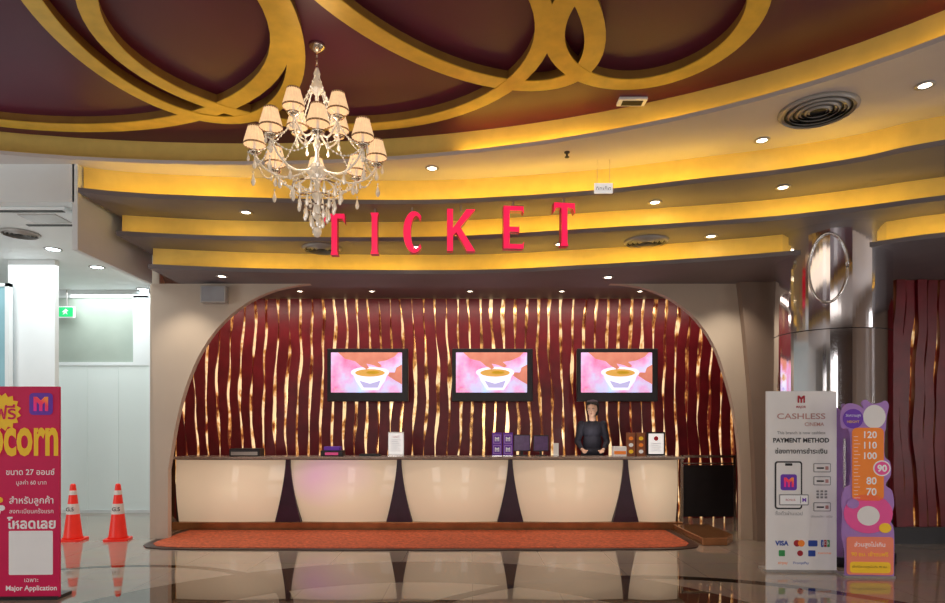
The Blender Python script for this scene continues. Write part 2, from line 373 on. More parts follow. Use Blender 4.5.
def slat_screen(label,x0,x1,Y,z0,z1,pitch,seed,gm,base=.405,dep=.03):
    t=thing('slat_screen',label,'wall panelling',((x0+x1)/2,Y,0))
    cx=(x0+x1)/2
    MB().box(x0-cx,x1-cx,.09,.12,z0,z1).build('gold_backing',gm,t)
    mb=MB(); n=int((x1-x0)/pitch); rnd=random.Random(seed)
    K=int((z1-z0)/.07)
    for i in range(n):
        xc=x0-cx+(i+.5)*pitch; L=[];R=[]; q1=rnd.uniform(0,6); q2=rnd.uniform(0,6)
        for k in range(K+1):
            z=z0+(z1-z0)*k/K
            o=.035*math.sin(z*1.9+i*.16)+.008*math.sin(z*6+i)
            wl=pitch*(base+.065*math.sin(z*3.1+q1)+.03*math.sin(z*7.7+q2)+rnd.uniform(-.012,.012))
            wr=pitch*(base+.065*math.sin(z*2.7+q2)+.03*math.sin(z*8.3+q1)+rnd.uniform(-.012,.012))
            L.append((xc+o-min(wl,pitch*.485),z)); R.append((xc+o+min(wr,pitch*.485),z))
        y0=.002+(rnd.uniform(-dep,0) if dep>.03 else .002*(i%2))
        mb.prism(L+R[::-1],y0,.03+.002*(i%2))
    mb.build('wavy_slats','burg',t)
slat_screen('burgundy wavy slat wall over gold mirror behind the ticket counter',-5.1,4.92,10.9,.0,3.74,.195,1,'goldback',.395)
slat_screen('burgundy wavy slat wall to the right of the mirrored column',4.5,8.8,8.5,.22,3.49,.15,2,'goldback2',.40,.05)
struct(MB().box(4.5,8.8,8.42,8.6,0,.22).build('baseboard_right','dark'))
# ---------------------------------------------------------------- counter
CY=9.62
ct=thing('ticket_counter','long ticket counter with glowing cream panels and dark purple flared dividers','counter',(0,CY,0))
def cx(px): return PX(px,CY+.1)
edges=[-4.5,cx(290),cx(400),cx(510),cx(624),cx(678)]
for i in range(5):
    xa,xb=edges[i],edges[i+1]; N=16; Kz=10; vs=[];fs=[]
    bl=.03 if i==0 else .17; brt=.02 if i==4 else .17
    for k in range(Kz+1):
        u=k/Kz; z=.12+.93*u; fl=(1-u)**1.5
        A=xa+.03+bl*fl; B=xb-.03-brt*fl
        for j in range(N+1):
            v=j/N; vs.append((A+(B-A)*v,.06-.07*math.sin(PI*v)-.05*math.sin(PI*u*.9),z))
    for k in range(Kz):
        for j in range(N): q=k*(N+1)+j; fs.append((q,q+1,q+N+2,q+N+1))
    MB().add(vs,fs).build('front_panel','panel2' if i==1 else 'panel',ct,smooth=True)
for i in range(1,5):
    x=edges[i]; L=[];R=[]
    for k in range(9):
        u=k/8; h=.03+.17*(1-u)**1.5; L.append((x-h,.1+.97*u)); R.append((x+h,.1+.97*u))
    MB().prism(L+R[::-1],-.02,.12).build('divider','purple',ct)
MB().box(-4.5,edges[5],.1,.5,0,1.05).build('body','darkwood',ct)
MB().box(-4.5,edges[5]+.03,-.05,.12,0,.12).build('plinth','plinth',ct,bev=.01)
MB().box(-4.52,edges[5]+.05,-.08,.52,1.06,1.1).build('counter_top','top',ct,bev=.012)
# mat
mp_=[(-4.3,8.5),(-4.27,8.3),(-4.15,8.12),(-3.9,8.02)]+[(-3.5+.65*k,7.98-.04*math.sin(k/9*PI)) for k in range(10)]+[(2.65,8.02),(2.84,8.12),(2.93,8.3),(2.95,8.5),(2.95,9.55),(-4.3,9.55)]
mt=thing('floor_mat','wide rust-red mat with dark border on the floor in front of the ticket counter','mat',(0,0,0))
MB().prism(mp_,0,.015,'Z').build('border','darkwood',mt)
MB().prism([(-.67+(p[0]+.67)*.97,8.77+(p[1]-8.77)*.9) for p in mp_],.015,.022,'Z').build('weave','mat',mt)
st=MB().prism([(2.98,8.3),(3.3,8.3),(3.5,8.6),(3.5,9.5),(2.98,9.5)],0,.1,'Z').build('step_platform','plinth',bev=.01)
tag(st,'small reddish brown step at the right end of the mat','step')
gate=thing('staff_gate','low dark staff gate with steel rails between the counter and the arch','gate',(PX(708,10.2),10.2,0))
MB().box(-.4,.4,-.015,.015,.12,.94).build('gate_panel','dark',gate)
MB().box(-.42,.42,-.02,.02,1.06,1.1).build('top_rail','chrome2',gate); MB().box(-.42,.42,-.02,.02,.96,.98).build('middle_rail','chrome2',gate)
for s in(-1,1): MB().box(s*.42-.02,s*.42+.02,-.02,.02,0,1.1).build('post','chrome2',gate)
# ---------------------------------------------------------------- TVs
M['tvbg']=mat('screen picture ground',(.3,.2,.4),.4,em=(.62,.38,.78),es=1.0,scale=3)
nt=M['tvbg'].node_tree; b_=nt.nodes['Principled BSDF']; r_=[q for q in nt.nodes if q.type=='VALTORGB'][0]
r_.color_ramp.elements[0].color=(.85,.12,.3,1); r_.color_ramp.elements[1].color=(.45,.68,1,1); nt.links.new(r_.outputs['Color'],b_.inputs['Emission Color'])
M['tvb']=mat('screen picture cup',(.6,.6,.7),.4,em=(.85,.85,1),es=1.05,var=.2); M['tvc']=mat('screen picture food',(.5,.3,.1),.4,em=(.7,.36,.06),es=.85)
M['tvh']=mat('screen picture hand',(.6,.3,.2),.4,em=(.62,.17,.12),es=.8,var=.3); M['tvd']=mat('screen picture shadow',(.1,.05,.2),.4,em=(.65,.6,.9),es=.85)
for i,(pa,lab) in enumerate([(327,'left'),(452,'middle'),(577,'right')]):
    Y=10.55; sc=F/Y
    x=PX(pa+40.5,Y); z=PZ(375,Y)
    t=thing('television','lit wall television showing a hand over a cup, %s of the three above the counter'%lab,'television',(x,Y,z),0,'televisions above the counter')
    w,h=81/sc/2,53/sc/2
    MB().box(-w,w,0,.1,-h,h).build('casing','dark',t,bev=.01)
    MB().box(-.2,.2,.1,.34,-.15,.15).build('wall_bracket','dark',t)
    a0,a1,b0,b1=-w+4/sc,-w+75/sc,-h+9/sc,h-4/sc
    sW=a1-a0; sH=b1-b0
    def q(u,v): return (a0+sW*u,b0+sH*v)
    scn=flat('screen',rrect(a0,a1,b0,b1,.004),'tvbg',t,y=-.001)
    flat('cup_picture',[q(.3,.5),q(.8,.5),q(.76,.3),q(.67,.06),q(.44,.06),q(.35,.3)],'tvb',scn,y=-.004)
    flat('cup_shadow_picture',[q(.4,.3),q(.46,.12),q(.66,.12),q(.7,.3),q(.55,.22)],'tvd',scn,y=-.007)
    c_=q(.55,.5); flat('cup_rim_picture',elp(c_[0],c_[1],sW*.27,sH*.14),'tvb',scn,y=-.007)
    flat('food_picture',elp(c_[0],c_[1]-sH*.01,sW*.21,sH*.095),'tvc',scn,y=-.010); flat('food_highlight_picture',elp(c_[0]+sW*.04,c_[1],sW*.09,sH*.04),'yellow',scn,y=-.013)
    flat('hand_picture',[q(.1,1),q(.2,.84),q(.34,.78),q(.42,.66),q(.5,.58),q(.54,.61),q(.5,.72),q(.6,.68),q(.68,.62),q(.72,.66),q(.66,.76),q(.78,.8),q(.9,.9),q(.95,1)],'tvh',scn,y=-.016)
    flat('right_hand_picture',[q(1,.7),q(1,.2),q(.9,.3),q(.8,.42),q(.82,.5),q(.9,.5),q(.92,.62)],'tvh',scn,y=-.016)
    text('SPECIAL MENU',sW*.3,*q(.2,.08),'whitep',scn,y=-.01)
# ---------------------------------------------------------------- TICKET letters
LY=[7.56,7.52,7.47,7.4,7.3,7.2]
LX=[(325,345),(371,379),(403,421),(447,475),(503,523),(553,574)]
for i,chh in enumerate('TICKET'):
    Y=LY[i]; xa,xb=PX(LX[i][0],Y),PX(LX[i][1],Y); w=(xb-xa)/2; H=.48; s=.033; mb=[MB(),MB()]
    for mbi,(y0,y1) in zip(mb,((-.045,-.037),(-.037,.06))):
        if chh=='T': mbi.prism([(-w,H),(-w-.004,H-.11),(-w+.022,H-.055),(-s,H-.052),(-s,.04),(-s-.01,0),(s+.01,0),(s,.04),(s,H-.052),(w-.022,H-.055),(w+.004,H-.11),(w,H)],y0,y1)
        if chh=='I': mbi.prism([(-w,0),(w,0),(s,.05),(s,H-.05),(w,H),(-w,H),(-s,H-.05),(-s,.05)],y0,y1)
        if chh=='C':
            o=[];n_=[]
            for k in range(25):
                a=math.radians(48+264*k/24); th=.015*abs(k-12)/12; o.append((w*.25+w*1.2*math.cos(a),H/2+H/2*math.sin(a))); n_.append((w*.5+w*.62*math.cos(a),H/2+(H/2-.042-th)*math.sin(a)))
            mbi.prism(o+n_[::-1],y0,y1)
        if chh=='K':
            e=-w+.068; mbi.prism([(-w,0),(e,0),(e,H*.38),(-w+.108,H*.45),(w-.095,0),(w,0),(-w+.152,H*.57),(w,H),(w-.1,H),(e,H*.55),(e,H),(-w,H)],y0,y1)
        if chh=='E':
            e=-w+.068; mbi.prism([(-w,0),(w,0),(w+.004,.08),(w-.015,.05),(e,.05),(e,H*.4),(w*.55,H*.4),(w*.58,H*.37),(w*.58,H*.55),(w*.55,H*.51),(e,H*.51),(e,H-.05),(w-.015,H-.05),(w+.004,H-.08),(w,H),(-w,H)],y0,y1)
    t=thing('sign_letter',['red letter T at the left end of the TICKET sign','red letter I of the TICKET sign','red letter C of the TICKET sign','red letter K of the TICKET sign','red letter E of the TICKET sign','red letter T at the right end of the TICKET sign'][i],'sign letter',((xa+xb)/2,Y,3.56),math.radians([0,0,2,4,6,8][i]),'letters of the TICKET sign')
    mb[0].build('letter_face','red',t); mb[1].build('letter_side','redside',t)
    MB().box(-.008,.008,-.008,.008,H-.02,.54).build('hanger','trim',t)
# ---------------------------------------------------------------- ceiling fixtures
def downlight(px,py,z,label,m='lamp',r=.05):
    X,Y=onz(px,py,z)
    t=thing('downlight',label,'downlight',(X,Y,z),0,'recessed ceiling downlights')
    MB().lathe([(r,0),(r+.025,0),(r+.028,-.008),(r+.01,-.014),(r,-.01)],n=20,caps=False).build('trim_ring','trim',t,smooth=True)
    MB().lathe([(.001,-.004),(r,-.004),(r,-.002),(.001,-.002)],n=20).build('lens',m,t)
od=['first','second','third','fourth','fifth','sixth']
for i,px in enumerate([300,372,470,562,640]): downlight(px,291,3.75,'lit downlight over the counter alcove, %s from left'%od[i],r=.04)
for i,(px,py) in enumerate([(246,212),(655,202),(783,187)]): downlight(px,py,Z1,['lit downlight in the upper step behind the chandelier','lit downlight in the upper step right of the TICKET sign','lit downlight in the upper step above the mirrored column'][i])
for i,(px,py) in enumerate([(415,247),(560,244),(711,236)]): downlight(px,py,Z2,['lit downlight in the middle step between letters C and K','lit downlight in the middle step under the last letter T','lit downlight in the middle step between sign and column'][i])
for i,(px,py) in enumerate([(222,276),(608,277)]): downlight(px,py,Z3,['lit downlight in the lowest step above the left arch','lit downlight in the lowest step above the right television'][i])
for i,(px,py) in enumerate([(432,168),(762,140),(925,85)]): downlight(px,py,Z0,['lit downlight in the pale ring ceiling above letter C','lit downlight in the pale ring ceiling left of the big vent','lit downlight in the pale ring ceiling at the right edge'][i])
for i,(px,py) in enumerate([(53,249),(97,267),(143,289)]): downlight(px,py,4.03,'cool white downlight in the left lobby ceiling, %s from left'%od[i],m='lampc',r=.09)
def vent(px,py,z,r,label):
    X,Y=onz(px,py,z); t=thing('ceiling_vent',label,'air vent',(X,Y,z))
    MB().lathe([(.001,-.002),(r,-.002),(r,-.004),(.001,-.004)],n=32).build('backing','grille',t)
    for k in range(4):
        q=r*(1-.23*k); MB().lathe([(q-.03*r/.35,-.02),(q,-.004),(q+.03,-.004),(q-.0,-.03)],n=32,caps=False).build('diffuser_ring','trim',t,smooth=True)
vent(818,110,Z0,.31,'large round air vent in the pale ring ceiling at upper right')
vent(646,241,Z2,.24,'round air vent in the middle step right of the TICKET sign')
vent(322,248,Z2,.22,'round air vent in the middle step below the chandelier')
vent(20,233,4.03,.2,'round air vent in the white ceiling at the left edge')
X,Y=onz(45,215,4.03)
t=thing('air_conditioner','square white ceiling cassette air conditioner above the left lobby','air conditioner',(X,Y,4.03))
MB().box(-.42,.42,-.3,.3,-.04,-.001).build('cassette_body','white',t,bev=.01)
MB().box(-.22,.22,-.15,.15,-.05,-.04).build('intake_grille','trim',t)
for a_ in((-.38,.38,-.28,-.22),(-.38,.38,.22,.28),): MB().box(*a_,-.046,-.04).build('air_slot','grille',t)
X,Y=onz(632,100,ZD)
t=thing('ceiling_fixture','small rectangular white fixture on the maroon ceiling','ceiling fixture',(X,Y,ZD)); MB().box(-.14,.14,-.07,.07,-.03,0).build('housing','paper',t,bev=.008); MB().box(-.1,.1,-.045,.045,-.034,-.03).build('grille','grille',t)
X,Y=onz(654,172,Z0)
t=thing('spotlight_box','small black box fixture on the ring ceiling above the sign','light fixture',(X,Y,Z0)); MB().box(-.09,.09,-.05,.05,-.07,-.02).build('housing','dark',t,bev=.008); MB().box(-.02,.02,-.02,.02,-.02,0).build('mount','dark',t)
X,Y=onz(567,152,Z0); t=thing('sprinkler_head','tiny dark sprinkler head in the pale ring ceiling','sprinkler',(X,Y,Z0)); MB().lathe([(.03,0),(.03,-.01),(.012,-.015),(.01,-.05),(.025,-.052),(.025,-.058)],n=12).build('nozzle','grille',t)
t=thing('hanging_sign','small white sign with black writing hanging from the upper step','sign',(PX(603,7.0),6.98,PZ(189,7.0)))
MB().box(-.1,.1,-.005,.005,-.055,.055).build('board','signw',t); text('ทิกเก็ต',.16,0,0,'blackp',t,y=-.007)
for s in(-1,1): MB().box(s*.068-.002,s*.068+.002,-.002,.002,.055,Z0-t.location.z).build('wire','trim',t)
t=thing('wall_speaker','small grey wall speaker high on the left arch wall','speaker',(PX(216,8.72),8.75,PZ(296,8.72)))
MB().box(-.17,.17,-.14,-.02,-.11,.12).build('cabinet','trim',t,bev=.01); MB().box(-.15,.15,-.145,-.14,-.09,.1).build('grille','greyp',t); MB().box(-.04,.04,-.02,0,-.04,.04).build('bracket','dark',t)
t=thing('security_camera','small dark dome camera on the alcove ceiling','camera',(PX(535,9.6),9.6,3.75)); MB().lathe([(.07,0),(.07,-.03),(.06,-.07),(.03,-.1),(.001,-.11)],n=16).build('dome','dark',t,smooth=True)
# ---------------------------------------------------------------- column
KX,KY,KR=PX(831,7.6),7.6,.62
col=thing('mirrored_column','round mirrored steel column rising to the stepped ceiling behind the standing signs','column',(KX,KY,0))
NF=18
def facets(z0,z1,name,seed,am):
    # broad slightly bowed panels: a smooth arc inside each panel, a crisp joint between panels
    rnd=random.Random(seed); vs=[];fs=[]; SUB=6; tot=NF*SUB
    for k in range(NF):
        d=rnd.uniform(-am,am)
        for q_ in range(SUB):
            u=q_/SUB; w=2*PI*(k+u)/NF; r=KR+d*(u-.5)-.010*math.sin(PI*u)*.6
            for z in(z0,z1): vs.append((r*math.cos(w),r*math.sin(w),z))
    for k in range(tot): j=(k+1)%tot; fs.append((2*k,2*j,2*j+1,2*k+1))
    MB().add(vs,fs).build(name,'chrome',col)
facets(.1,2.615,'lower_cladding',13,.005); facets(2.625,4.12,'upper_cladding',5,.005)
MB().lathe([(KR-.02,2.612),(KR-.006,2.615),(KR-.006,2.625),(KR-.02,2.628)],n=64).build('seam_band','dark',col,smooth=True)
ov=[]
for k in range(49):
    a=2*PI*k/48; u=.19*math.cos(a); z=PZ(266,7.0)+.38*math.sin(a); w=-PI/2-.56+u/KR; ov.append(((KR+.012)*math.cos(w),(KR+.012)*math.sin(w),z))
MB().tube(ov,.014,8).build('oval_reflection','chrome2',col,smooth=True)  # modelled ring standing in for a ceiling oval reflected in the mirror
MB().lathe([(KR+.03,0),(KR+.03,.09),(KR+.0,.1)],n=36).build('base_ring','dark',col,smooth=True)
# ---------------------------------------------------------------- cones
cone=thing('traffic_cone','orange traffic cone with white band, left one beside the poster','traffic cone',(PX(73,8.7),8.7,0),0.1,'traffic cones')
MB().prism(rrect(-.15,.15,-.15,.15,.04),0,.03,'Z').build('base','orange',cone)
MB().lathe([(.13,.03),(.115,.06),(.035,.74),(.03,.76),(.018,.77)],n=24).build('body','orange',cone,smooth=True)
def cr(z): return .115+(z-.06)/(.68)*(-.08)+.003
MB().lathe([(cr(.36),.36),(cr(.5),.5)],n=24,caps=False).build('white_band','band',cone,smooth=True)
MB().lathe([(cr(.62),.62),(cr(.68),.68)],n=24,caps=False).build('upper_band','band',cone,smooth=True)
text('G.5',.1,0,.43,'blackp',cone,y=-.084,bold=.02)
dup(cone,(PX(118,8.72),8.72,0),.2,'orange traffic cone with white band, right one beside the arch')
# ---------------------------------------------------------------- standees
def mlogo(x,z,s,parent,y=-.006,m1='emb'):
    h=s; pts=[(-.42,-.42),(-.42,.42),(-.22,.42),(0,.2),(.22,.42),(.42,.42),(.42,-.42),(.24,-.42),(.24,.12),(.09,-.03),(.09,-.42),(-.09,-.42),(-.09,-.03),(-.24,.12),(-.24,-.42)]
    flat('emblem',[(x+a*h,z+b*h) for a,b in pts],m1,parent,y=y)
PY_=5.65; ps=F/PY_
po=thing('poster_stand','crimson popcorn promotion poster stand at the left edge','poster stand',(PX(3,PY_),PY_,0),math.radians(2))
pz=lambda py:(600-py)/ps
px_=lambda px:(px-5)/ps
MB().box(-.485,.485,0,.03,.02,1.885).build('board','magenta',po,bev=.004)
MB().box(-.48,.48,-.02,.2,0,.03).build('base','dark',po); MB().box(-.02,.02,.03,.06,.02,1.5).build('rear_support','chrome2',po)
st_=[(px_(4)+(.17 if k%2 else .14)*math.cos(2*PI*k/32),pz(412)+(.17 if k%2 else .14)*math.sin(2*PI*k/32)) for k in range(32)]
flat('starburst',st_,'yellow',po); text('ฟรี',.18,px_(8),pz(412),'magenta',po,y=-.008,bold=.02)
flat('app_icon',rrect(px_(31),px_(54),pz(415),pz(393),.035),'purplep',po); mlogo(px_(42.5),pz(404),.15,po)
text('popcorn',.86,px_(11),pz(448),'yellow',po,h=.36,bold=.03,y=-.011)
text('ขนาด 27 ออนซ์',.42,px_(32),pz(472),'whitep',po,bold=.01); text('มูลค่า 60 บาท',.26,px_(33),pz(483),'whitep',po)
text('สำหรับลูกค้า',.38,px_(33),pz(501),'whitep',po,bold=.01); text('ลงทะเบียนครั้งแรก',.38,px_(33),pz(511),'whitep',po)
text('โหลดเลย',.42,px_(33),pz(523),'whitep',po,bold=.03)
flat('white_code_panel',rrect(px_(11),px_(54),pz(575),pz(531),.01),'whitep',po)
text('เฉพาะ',.12,px_(33),pz(580.5),'whitep',po); text('Major Application',.44,px_(33),pz(589),'whitep',po,bold=.02)
for k,(a_,b_) in enumerate([(2,500),(4,508),(-2,504),(0,512),(-8,506),(-6,514)]): flat('popcorn_picture',elp(px_(a_),pz(b_),.03,.026,9),'whitep' if k%2 else 'yellow',po,y=-.003-.001*k)
QY=6.75; qs=F/QY
cs=thing('standing_sign','white standing sign listing cashless payment methods before the mirrored column','sign',(PX(801.5,QY),QY,0),math.radians(-2))
X_=lambda px:(px-801.5)/qs
Z_=lambda py:(572-py)/qs
MB().box(-.365,.365,0,.025,.02,1.91).build('board','paper',cs,bev=.003); MB().box(-.37,.37,-.02,.2,0,.025).build('base','trim',cs); MB().box(-.02,.02,.025,.05,.02,1.6).build('rear_support','chrome2',cs)
mlogo(X_(801),Z_(399),.09,cs,m1='redp'); text('MAJOR',.1,X_(801),Z_(407),'redp',cs,bold=.02)
text('CASHLESS',.5,X_(801),Z_(416),'rose',cs,h=.06,bold=.01); text('CINEMA',.2,X_(814),Z_(424),'rose',cs,bold=.01)
text('This branch is now cashless',.5,X_(801),Z_(432.5),'greyp',cs,bold=.01); text('PAYMENT METHOD',.58,X_(801),Z_(440),'blackp',cs,bold=.03)
text('ช่องทางการชำระเงิน',.54,X_(801),Z_(450.5),'blackp',cs,bold=.02)
flat('phone_outline',rrect(X_(775),X_(802),Z_(509),Z_(461),.03),'blackp',cs); flat('phone_screen',rrect(X_(776.5),X_(800.5),Z_(507.5),Z_(462.5),.02),'paper',cs,y=-.006); flat('phone_notch',rrect(X_(785),X_(792),Z_(465.5),Z_(463),.006),'blackp',cs,y=-.009)
flat('app_icon',rrect(X_(780.5),X_(796.5),Z_(490),Z_(474),.025),'purplep',cs,y=-.009); mlogo(X_(788.5),Z_(482),.12,cs,y=-.013)
flat('ticket_picture',rrect(X_(779),X_(808),Z_(505),Z_(494),.01),'greyp',cs,y=-.010); flat('ticket_picture',rrect(X_(780),X_(807),Z_(504),Z_(495),.005),'whitep',cs,y=-.013); text('BONUS',.1,X_(790),Z_(499.5),'redp',cs,y=-.017); flat('ticket_stub_line',rrect(X_(799.5),X_(800.2),Z_(503),Z_(496),.001),'greyp',cs,y=-.016); text('M',.04,X_(803.5),Z_(499.5),'purplep',cs,y=-.017,bold=.03)
for k,py in enumerate((467,480,506)):
    flat('card_icon',rrect(X_(813),X_(830),Z_(py+5),Z_(py-4),.01),'greyp',cs); flat('card_icon_face',rrect(X_(813.8),X_(829.2),Z_(py+4.2),Z_(py-3.2),.006),'paper',cs,y=-.006)
    flat('card_stripe',rrect(X_(816),X_(823),Z_(py+1.5),Z_(py),.002),'blackp',cs,y=-.009); flat('card_chip',rrect(X_(824.5),X_(827.5),Z_(py+2.5),Z_(py-1),.004),'rose',cs,y=-.009)
for k in range(9): flat('dot_icon',rrect(X_(816+(k%3)*4),X_(818.5+(k%3)*4),Z_(492+(k//3)*3),Z_(490+(k//3)*3),.002),'greyp',cs)
text('ซื้อตั๋วผ่านแอป',.28,X_(789),Z_(513),'greyp',cs); text('บัตรเครดิต / เดบิต',.22,X_(821),Z_(516),'greyp',cs)
text('VISA',.14,X_(782),Z_(543),'bluep',cs,bold=.04)
flat('circle_logo',elp(X_(797),Z_(543),.035,.035),'redp',cs); flat('circle_logo',elp(X_(801),Z_(543),.035,.035),'orangep',cs,y=-.006)
flat('card_logo',rrect(X_(808),X_(817),Z_(546),Z_(540),.01),'bluep',cs)
for k,m_ in enumerate(('bluep','redp','greenp')): flat('bar_logo',rrect(X_(820.5+k*3),X_(823+k*3),Z_(546.5),Z_(539.5),.006),m_,cs)
text('JCB',.07,X_(824.6),Z_(543),'whitep',cs,y=-.008)
flat('square_logo',rrect(X_(779),X_(785),Z_(556),Z_(550),.008),'greenp',cs); flat('circle_logo',elp(X_(800),Z_(553),.03,.03),'redp',cs); flat('square_logo',rrect(X_(808),X_(815),Z_(556),Z_(550),.008),'bluep',cs); text('truemoney',.14,X_(824),Z_(553),'orangep',cs)
text('airpay',.1,X_(783),Z_(563),'orangep',cs); text('PromptPay',.16,X_(801),Z_(563),'bluep',cs)
RY=6.5; rs=F/RY
hb=thing('height_chart_board','colourful cut-out child height chart board with an orange ruler, beside the payment sign','sign',(PX(868,RY),RY,0),math.radians(-4))
A_=lambda px:(px-868)/rs
B_=lambda py:(577-py)/rs
out=[(846,575),(846,552),(843,535),(844,515),(843,500),(846,487),(852,480),(851,432),(843,427),(842,412),(848,403),(858,404),(864,408),(862,402),(866,399),(872,403),(880,402),(885,400),(888,405),(886,416),(885,428),(884,434),(884,455),(889,461),(890,474),(885,484),(891,490),(893,505),(889,518),(893,530),(893,575)]
out=[(p.x,p.y) for p in smooth([(A_(a),B_(b)) for a,b in out],4)]
MB().prism(out,0,.02).build('board','lilacp',hb)
MB().box(-.24,.26,-.02,.2,0,.02).build('base','trim',hb); MB().box(-.02,.02,.02,.05,.02,1.4).build('rear_support','chrome2',hb)
flat('upper_shape',elp(A_(874),B_(416),.11,.12),'paper',hb,y=-.001); flat('bubble',elp(A_(853.5),B_(418),.1,.1),'purplep',hb,y=-.002)
text('วัดความสูง',.15,A_(853.5),B_(415),'whitep',hb,y=-.006); text('HEIGHT',.12,A_(853.5),B_(421),'yellow',hb,y=-.006)
flat('ruler',rrect(A_(852.5),A_(883),B_(500),B_(427),.05),'orangep',hb,y=-.003)
for i,sn in enumerate(('120','110','100')): text(sn,.125,A_(870),B_(434+i*10.5),'whitep',hb,y=-.007,bold=.02)
flat('number_disc',elp(A_(881),B_(467.5),.085,.08),'whitep',hb,y=-.004); flat('number_disc',elp(A_(881),B_(467.5),.072,.068),'pinkp',hb,y=-.007); text('90',.095,A_(881),B_(467.5),'whitep',hb,y=-.011,bold=.04)
text('80',.1,A_(871),B_(480),'whitep',hb,y=-.007,bold=.02); text('70',.1,A_(871),B_(491),'whitep',hb,y=-.007,bold=.02)
for k in range(18): flat('tick_mark',rrect(A_(854),A_(858+(k%3==0)*2),B_(497-k*3.6)-.004,B_(497-k*3.6),.001),'whitep',hb,y=-.007)
flat('lower_shape',elp(A_(868),B_(513),.24,.2),'pinkp',hb,y=-.003); flat('lower_shape',elp(A_(868),B_(515),.11,.1),'paper',hb,y=-.006)
flat('cloud_shape',elp(A_(853),B_(503),.06,.05),'lilacp',hb,y=-.009); flat('cloud_shape',elp(A_(884),B_(527),.06,.05),'yellow',hb,y=-.009)
flat('base_print',rrect(A_(847),A_(892),B_(574),B_(536),.03),'coralp',hb,y=-.008); flat('base_print',rrect(A_(850),A_(889),B_(572),B_(561),.03),'yellow',hb,y=-.011)
text('ส่วนสูงไม่เกิน',.3,A_(869),B_(544),'whitep',hb,y=-.014,bold=.01); text('90 ซม. เข้าชมฟรี',.36,A_(869),B_(553),'yellow',hb,y=-.014,bold=.01); text('เด็กที่มีความสูงไม่เกิน 90 ซม.',.34,A_(869),B_(566),'blackp',hb,y=-.014)
# ---------------------------------------------------------------- counter items
TZ=1.1; IY=9.8; is_=F/IY
def item(name,label,cat,px,dy=0): return thing(name,label,cat,(PX(px,IY+dy),IY+dy,TZ))
t=item('cash_drawer','flat black box on the left part of the counter','box',247); MB().box(-.23,.23,-.12,.12,0,.12).build('case','dark',t,bev=.01); MB().box(-.2,.2,-.125,-.12,.02,.07).build('drawer_front','trim',t)
t=item('ticket_printer','small dark ticket printer lit magenta, left of the white price sheet','printer',333); MB().box(-.17,.17,-.1,.1,0,.09).build('case','dark',t,bev=.01); MB().box(-.12,.12,-.09,.05,.09,.15).build('lid','purplep',t,bev=.01); flat('label_strip',rrect(-.1,.1,.02,.06,.004),'pinkp',t,y=-.1)
t=item('keyboard','low dark keyboard left of the white price sheet','keyboard',370); MB().box(-.16,.16,-.06,.06,0,.03).build('case','dark',t,bev=.004); MB().box(-.14,.14,-.05,.04,.03,.038).build('keys','grille',t)
def sheet(px,w,h,label,m='paper',frame=None):
    t=item('sign_holder',label,'sign',px); 
    MB().box(-w,w,0,.012,.01,h).build('panel',m if not frame else frame,t); MB().box(-w,w,-.03,.06,0,.01).build('foot','chrome2',t); return t
t=sheet(396,.12,.37,'upright white price sheet in a holder under the left television')
flat('border_print',rrect(-.11,.11,.03,.35,.01),'signw',t); text('แผนที่',.1,0,.3,'redp',t,y=-.007)
for k in range(7): flat('text_line',rrect(-.08,.08-(k%3)*.02,.08+k*.028,.086+k*.028,.001),'greyp',t,y=-.006)
for i,px in enumerate((497,508)):
    t=sheet(px,.075,.36,'purple promotional display on the counter, %s of the pair'%('left','right')[i],'purplep')
    for r_ in range(2):
        flat('logo_square',rrect(-.06,.06,.03+r_*.16,.17+r_*.16,.01),'lilacp',t); flat('logo_square',rrect(-.045,.045,.045+r_*.16,.155+r_*.16,.01),'purplep',t,y=-.006); mlogo(0,.1+r_*.16,.08,t,y=-.009,m1='whitep')
def monitor(px,w,h,label,m='bluep'):
    t=item('sales_monitor',label,'monitor',px,.12); MB().box(-w,w,0,.03,.07,h).build('casing','dark',t,bev=.005); flat('screen',rrect(-w+.012,w-.012,.085,h-.015,.004),m,t,y=-.001); MB().box(-.02,.02,.03,.05,.01,.2).box(-.08,.08,-.04,.1,0,.012).build('stand','dark',t); return t
M['scr']=mat('dim purple screen',(.04,.02,.05),.2,em=(.35,.15,.4),es=.12,scale=14,var=.5)
monitor(522,.13,.33,'small customer monitor just right of the purple displays','scr'); monitor(541,.12,.32,'small customer monitor left of the clerk','scr')
t=item('card_stand','small white card standing on the counter left of the clerk','card',556); MB().box(-.04,.04,0,.01,0,.2).build('card','paper',t); MB().box(-.04,.04,-.02,.03,0,.008).build('foot','chrome2',t)
t=item('tissue_box','small white and brown box on the counter right of the clerk','box',619); MB().box(-.1,.1,-.07,.07,0,.15).build('carton','paper',t,bev=.004); flat('printed_band',rrect(-.09,.09,.03,.08,.004),'orangep',t,y=-.071)
M['brown']=mat('brown display board',(.3,.1,.04),.5,var=.2)
for i,px in enumerate((631,641)):
    t=item('product_display','orange product display on the counter, %s of the pair'%('left','right')[i],'product display',px); MB().box(-.065,.065,0,.05,0,.36).build('case','brown',t,bev=.003)
    for r_ in range(3): flat('product_picture',elp(0,.07+.1*r_,.035,.03),('yellow','whitep','orangep')[(r_+i)%3],t,y=-.002)
t=sheet(656,.14,.37,'framed white notice at the right end of the counter',frame='dark')
flat('paper_sheet',rrect(-.115,.115,.035,.345,.004),'signw',t); flat('emblem',elp(0,.27,.035,.035),'redp',t,y=-.006)
for k in range(5): flat('text_line',rrect(-.08,.08-(k%2)*.03,.08+k*.028,.086+k*.028,.001),'greyp',t,y=-.006)
